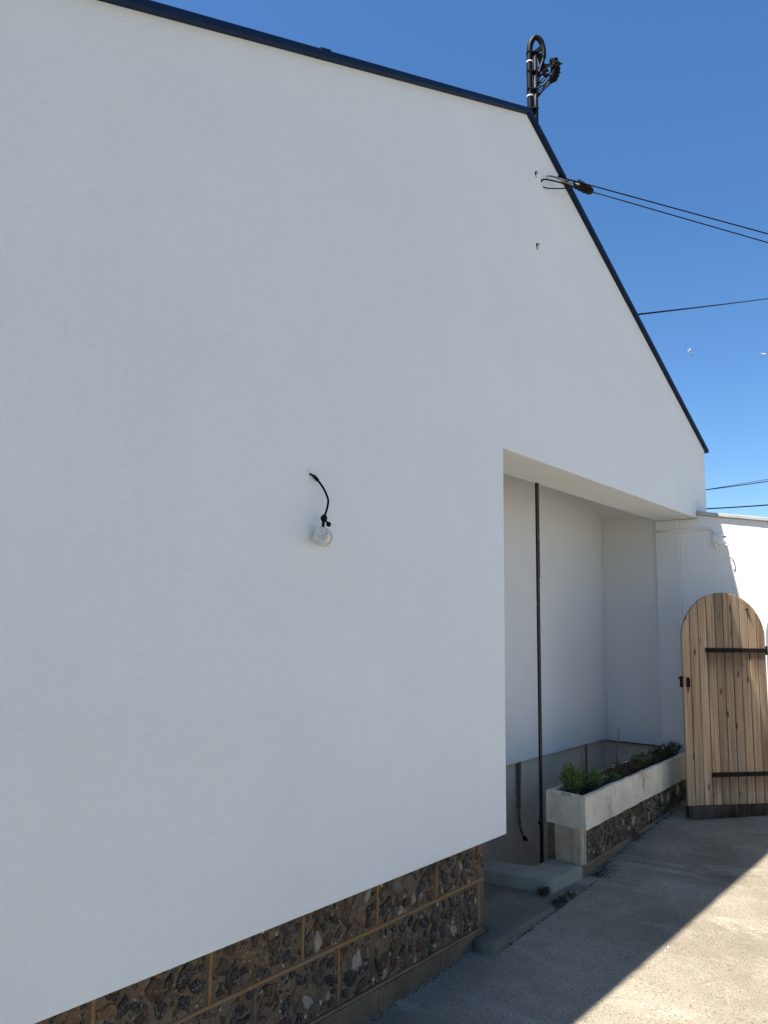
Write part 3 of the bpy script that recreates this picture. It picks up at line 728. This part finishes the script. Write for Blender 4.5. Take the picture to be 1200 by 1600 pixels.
def blob(h, z, q, e=1.0):
    P = mp(.017+h*.80, z); d = Vector((rk.uniform(-.5, .5), rk.uniform(-.5, .5), 1)).normalized()
    b.tube([P-d*q*e, P-d*q*e*.8, P+d*q*e*.7, P+d*q*e], [q*.55, q*.85, q*.9, q*.6], 7)
    b.tube([P, P+Vector((rk.uniform(-1, 1), rk.uniform(-1, 1), rk.uniform(-.6, 1))).normalized()*q*1.7], q*.28, 5)
rk = random.Random(12); b = MB()
for (h, z, q) in ((.128, 5.335, .024), (.150, 5.350, .019), (.118, 5.350, .017), (.158, 5.318, .024), (.140, 5.312, .026), (.172, 5.335, .013), (.135, 5.288, .024), (.158, 5.285, .021), (.172, 5.275, .014), (.148, 5.255, .023), (.128, 5.232, .021), (.112, 5.214, .019), (.140, 5.222, .017), (.155, 5.235, .013), (.108, 5.235, .014)):
    blob(h, z, q, 1.15)
o = obj('splice_block', b, M_BLACK2, mast); o['kind'] = 'stuff'
b = MB()
for k in range(15):
    z0 = 5.30-.0155*k; h1 = rk.uniform(.09, .13); z1 = 5.34-.009*k+rk.uniform(-.02, .02); sag = rk.uniform(-.05, .012) if k > 3 else rk.uniform(-.02, .03)
    b.tube(curve_pts([mp(.012, z0), mp(h1*.45, (z0+z1)/2+sag), mp(h1, z1)], 6), .0043, 6)
o = obj('wire_loop', b, M_BLACK2, mast, smooth=True); o['kind'] = 'stuff'

# ------------------------------------------------------------------ overhead wires and their anchor
CAM = Vector((0, -2.1, 1.575))
def along(px, py, d):
    """point d metres in front of the camera, used to lay out distant things"""
    v = r2*((px-599.66)/f_px) + u2*(-(py-cy_px)/f_px) + fw
    return CAM + v*d
def wire(name, p0, p1, r, sag, label, mat=None, grp='overhead wires crossing the sky'):
    p0, p1 = Vector(p0), Vector(p1); n = 14; b = MB()
    b.tube([p0+(p1-p0)*(i/n) - Vector((0, 0, sag*4*(i/n)*(1-i/n))) for i in range(n+1)], r, 6)
    o = obj(name, b, mat or M_BLACK2, smooth=True); return tag(o, label, 'wire', grp)
an = thing('wire_anchor', (4.15, 0, 4.36), 'black wire anchor rods and strain insulator below the roof edge', 'cable anchor')
A0 = Vector((4.30, -.12, 4.40))
b = MB(); b.tube(curve_pts([(4.115, .005, 4.350), (4.120, -.015, 4.368), (4.20, -.06, 4.375), (4.27, -.10, 4.372), (4.325, -.12, 4.375), (4.332, -.12, 4.395), (4.315, -.12, 4.412), (4.275, -.10, 4.407), (4.262, -.10, 4.39)], 6), .0052, 6)
obj('hook_rod', b, M_IRON, an, smooth=True)
b = MB(); b.tube(curve_pts([(4.130, .005, 4.330), (4.17, -.03, 4.325), (4.27, -.10, 4.348), (4.345, -.13, 4.385), (4.372, -.14, 4.405)], 6), .0042, 6); obj('hook_rod', b, M_IRON, an, smooth=True)
b = MB(); b.tube(curve_pts([(4.185, .004, 4.425), (4.20, -.025, 4.425), (4.25, -.075, 4.41), (4.31, -.11, 4.395), (4.29, -.11, 4.38), (4.22, -.06, 4.405), (4.19, -.02, 4.422)], 6), .0042, 6); obj('wire_wrap', b, M_GALV, an, smooth=True)
i0, i1 = Vector((4.395, -.145, 4.418)), Vector((4.555, -.205, 4.488)); t = (i1-i0)
i0 = along(899, 286.5, 5.07); i1 = along(924, 299.5, 5.13); t = i1-i0
b = MB(); b.tube([i0-t*.04, i0, i0+t*.12, i0+t*.45, i0+t*.5, i0+t*.85, i1, i1+t*.07], [.010, .024, .030, .031, .029, .028, .021, .008], 10); obj('insulator', b, M_BLACK, an)
for k, q in enumerate((.12, .34, .60)):
    P = i0+t*q; m = MB(); m.tube([P-t*.02, P+t*.02], .0325, 10); obj('insulator_rib', m, M_BLACK, an)
b = MB(); b.tube([(4.372, -.14, 4.405), tuple(i0)], .0045, 6); obj('tail_wire', b, M_GALV, an)
S1 = along(868, 274.5, 5.02); E1 = S1+(along(1290, 388.5, 5.3)-S1)*4; E2 = i1+(along(1290, 403.5, 5.3)-i1)*4
wire('overhead_wire', S1, E1, .0046, .01, 'upper black wire running from the wall anchor to the right', )
wire('overhead_wire', i1, E2, .0042, .01, 'lower black wire running on from the black strain insulator')
wire('overhead_wire', along(994, 491.5, 6.3), along(1300, 449, 30.0), .0075, .05, 'single thick wire leaving the middle of the right roof slope')
wire('overhead_wire', along(1020, 775, 22), along(1330, 731, 22), .012, .05, 'faint wire, upper of a close pair just above the garden wall')
wire('overhead_wire', along(1020, 777, 22), along(1330, 724, 22), .007, .05, 'faint wire, thinner of a close pair just above the garden wall')
wire('overhead_wire', along(1020, 798, 18), along(1330, 777, 18), .015, .05, 'lowest dark wire just above the coping of the white wall')

# ------------------------------------------------------------------ gulls
M_GULL = m_simple('white_plumage', (0.72, 0.72, 0.70), 0.8, 0.1, 0, 0.05)
M_GULLW = m_simple('grey_wing', (0.30, 0.31, 0.32), 0.8, 0.1, 0, 0.2); M_TIP = m_simple('dark_wing_tip', (0.04, 0.04, 0.045), 0.8, 0.1)
def gull(loc, lab, wa, ba, sc):
    o = thing('gull', (0, 0, 0), lab, 'bird', 'gulls gliding in the blue sky'); ORIG[o] = Matrix.Identity(4)
    b = MB(); b.tube([(0, -.30, 0), (0, -.22, .0), (0, -.14, .01), (0, 0, 0), (0, .14, 0), (0, .24, .0), (0, .34, .0)], [.01, .035, .045, .075, .06, .03, .012], 8)
    b.add([(-.02, .28, 0), (.02, .28, 0), (.07, .42, 0), (-.07, .42, 0), (0, .40, .012)], [(0, 1, 4), (1, 2, 4), (2, 3, 4), (3, 0, 4), (0, 3, 2, 1)]); obj('body', b, M_GULL, o, smooth=True)
    for s in (-1, 1):
        for nm, mt, st in (('wing', M_GULLW, [(0.03, .0, .17), (.28, .09, .17), (.50, .06, .13)]), ('wing_tip', M_TIP, [(.503, .06, .125), (.64, .02, .06), (.70, -.01, .012)])):
            m = MB(); rows = []
            for (u, h, c) in st:
                yo = -.10+.16*max(0, u-.25)
                m.v += [(s*u, yo, h), (s*u, yo+c*.4, h+.018), (s*u, yo+c, h), (s*u, yo+c*.4, h-.006)]
            for i in range(len(st)-1):
                for k in range(4): m.f.append((i*4+k, i*4+(k+1) % 4, i*4+4+(k+1) % 4, i*4+4+k))
            m.f.append((0, 1, 2, 3)); m.f.append(tuple(len(st)*4-4+k for k in (3, 2, 1, 0)))
            obj(nm, m, mt, o)
    wa = wa.normalized(); ba = (ba-wa*ba.dot(wa)).normalized(); o.location = loc; o.rotation_euler = Matrix((wa, ba, wa.cross(ba))).transposed().to_euler(); o.scale = (sc,)*3
gull(along(1076, 548, 75), 'white gull with spread wings gliding nearest the roof slope', r2*.58-u2*.80+fw*.25, r2*.8+u2*.55+fw*.7, 1.0)
gull(along(1193, 553, 95), 'small distant gull at the right edge of the sky', r2*.9-u2*.12+fw*.5, r2*.3+fw*.9+u2*.15, 1.0)

# ------------------------------------------------------------------ plants
def leaf(m, p, d, L, w, r):
    d = d.normalized(); s = d.cross(Vector((r.uniform(-.4, .4), r.uniform(-.4, .4), 1))).normalized(); n = s.cross(d)
    m.add([p, p+d*L*.5+s*w*.5+n*L*.08, p+d*L-n*L*.06, p+d*L*.5-s*w*.5+n*L*.08], [(0, 1, 2), (0, 2, 3)])
def bush(name, base, rad, h, nst, nl, L, w, mat, label, seed, group=None, up_bias=1.0, stemr=.0022, cat='plant'):
    r = random.Random(seed); o = thing(name, base, label, cat, group); sm, lm = MB(), MB(); B = Vector(base)
    for i in range(nst):
        a = r.uniform(0, 2*math.pi); q = rad*math.sqrt(r.random()); hh = h*r.uniform(.55, 1.0)*(1-.35*(q/rad)**2)
        b0 = B+Vector((math.cos(a)*q*.35, math.sin(a)*q*.30, -.01)); tip = B+Vector((math.cos(a)*q*1.05, math.sin(a)*q*.75, hh))
        mid = (b0+tip)*.5+Vector((r.uniform(-.02, .02), r.uniform(-.02, .02), .03*up_bias))
        cp = curve_pts([b0, mid, tip], 4); sm.tube(cp, [stemr]*(len(cp)-1)+[stemr*.4], 4)
        for k in range(nl):
            t = .22+.78*(k+r.random())/nl; P = cp[min(int(t*(len(cp)-1)), len(cp)-1)]
            b = r.uniform(0, 2*math.pi); d = Vector((math.cos(b), math.sin(b), r.uniform(-.3, .9)))
            leaf(lm, P+Vector((r.uniform(-.008, .008), r.uniform(-.008, .008), r.uniform(-.012, .012))), d, L*r.uniform(.6, 1.2), w*r.uniform(.6, 1.2), r)
    obj('stems', sm, M_TWIG, o)
    f = obj('foliage', lm if not lm.v else lm, mat, o); f['kind'] = 'stuff'
    return o
def soil(x, s): t = (x-4.614)/(6.985-4.614); f = FLc*(1-t)+FRc*t; k = BLc*(1-t)+BRc*t; p = f*(1-s)+k*s; return (p.x, p.y, .485)
bush('leafy_plant', soil(4.80, .62), .125, .22, 28, 15, .032, .017, M_LEAF, 'fresh green plant with tall thin shoots next to the steel post', 1, 'green plants in the planter')
bush('leafy_plant', soil(4.98, .40), .135, .15, 48, 15, .030, .018, M_LEAF2, 'dense bushy green plant near the front lip of the planter', 2, 'green plants in the planter')
bush('leafy_plant', soil(5.27, .25), .07, .085, 16, 9, .026, .014, M_LEAF2, 'small green sprig right of the bushy plant by the planter lip', 3, 'green plants in the planter')
bush('shoot', soil(4.74, .70), .05, .27, 5, 16, .020, .010, M_LEAF, 'tallest pale green shoot at the back of the leafy plant', 4, None)
bush('shoot', soil(5.02, .72), .03, .29, 3, 12, .022, .012, M_LEAF, 'lone thin green shoot standing over the dense bushy plant', 14, None)
for i, x in enumerate((5.45, 5.65, 5.88, 6.12)):
    bush('dry_plant', soil(x, .45), .15, (.085, .10, .09, .11)[i], 34, 12, .022, .011, M_DRY, ('low reddish dry plant nearest the leafy green plants', 'low dry plant at the foot of the bare twig', 'withered plant just right of the bare twig', 'withered brown plant in the far half of the planter')[i], 20+i, 'withered plants in the planter')
for i, x in enumerate((6.02, 6.35, 6.6, 6.8)):
    bush('dark_plant', soil(x, .5), .13, (.12, .10, .10, .13)[i], 26, 11, .024, .012, (M_LEAF2, M_WEED, M_WEED, M_WEED)[i], ('low green plant between withered ones in the planter', 'dark low plant toward the far end of the planter', 'dark tangled plant close to the pier in the planter', 'dark spiky plant at the planter end beside the gate')[i], 30+i, 'dark plants in the planter')
b = MB(); tb = Vector(soil(5.70, .75))
b.tube(curve_pts([tb, tb+Vector((.0, 0, .08)), tb+Vector((.004, 0, .17)), tb+Vector((.03, -.005, .26)), tb+Vector((.025, 0, .32))], 5), [.0055]*8+[.004]*7+[.0025]*6, 6)
b.tube(curve_pts([tb+Vector((.003, 0, .14)), tb+Vector((-.05, 0, .185)), tb+Vector((-.12, .01, .235))], 5), [.004]*6+[.002]*5, 5)
b.tube(curve_pts([tb+Vector((.028, 0, .25)), tb+Vector((.06, 0, .28)), tb+Vector((.065, 0, .32))], 4), .0022, 5)
tag(obj('bare_twig', b, M_TWIG, smooth=True), 'bare forked dry twig standing up from the planter soil', 'twig')
bush('weed', (4.172, .085, .039), .050, .020, 24, 8, .014, .008, M_WEED, 'dark weed tuft at the corner of the raised step', 41, 'weeds in the cracks', cat='weed')
for i, (x, y, rr) in enumerate(((4.09, -.045, .04), (4.17, -.046, .03), (4.25, -.05, .02))):
    bush('weed', (x, y, gz(x)), rr, .024, (14, 9, 6)[i], 7, .016, .009, M_WEED, ('largest weed tuft along the edge crack of the low slab', 'middle weed tuft along the edge crack of the low slab', 'tiny sprig farthest along the edge crack of the low slab')[i], 50+i, 'weeds in the cracks', cat='weed')
bush('weed', (5.5, .05, gz(5.5)), .04, .03, 7, 6, .016, .010, M_WEED, 'small weed at the foot of the flint planter base', 61, 'weeds in the cracks', cat='weed')

# ------------------------------------------------------------------ loose dirt and grit
def grit(name, pts, mat, rng, lo, hi):
    m = MB()
    for (x, y) in pts:
        q = rng.uniform(lo, hi); z = gp(x, y)+q*.3; v = [(rng.uniform(.6, 1.1)*q*math.cos(a), rng.uniform(.6, 1.1)*q*math.sin(a)) for a in (0, 1.3, 2.5, 3.8, 5.1)]
        m.add([(x+a, y+c, z-q*.45) for a, c in v] + [(x+rng.uniform(-.3, .3)*q, y+rng.uniform(-.3, .3)*q, z+q*.45)], [(0, 1, 5), (1, 2, 5), (2, 3, 5), (3, 4, 5), (4, 0, 5)])
    o = obj(name, m, mat); o['kind'] = 'stuff'; return o
rg = random.Random(77); P = []
for _ in range(700):
    x = rg.uniform(4.62, 6.6); d = abs(rg.gauss(0, .022)); P.append((x, .036+.033*(x-4.612)-d))
for _ in range(420):
    P.append((4.66+abs(rg.gauss(0, .13)), .02-abs(rg.gauss(0, .05))))
for _ in range(300):
    x = rg.uniform(3.42, 4.6); P.append((x, -.050-abs(rg.gauss(0, .005))))
for _ in range(260):
    x = rg.uniform(1.2, 3.3); P.append((x, .057-abs(rg.gauss(0, .012))))
o = grit('dirt_crumbs', P, M_SOIL, rg, .002, .006)
o['label'] = 'dark crumbs of dirt along the foot of the walls'; o['category'] = 'dirt'
P = [(rg.uniform(2.2, 6.8), rg.uniform(-1.9, -.1)) for _ in range(420)]
o = grit('grit', P, M_CAP, rg, .0012, .0038)
o['label'] = 'pale scattered grit on the concrete yard'; o['category'] = 'grit'
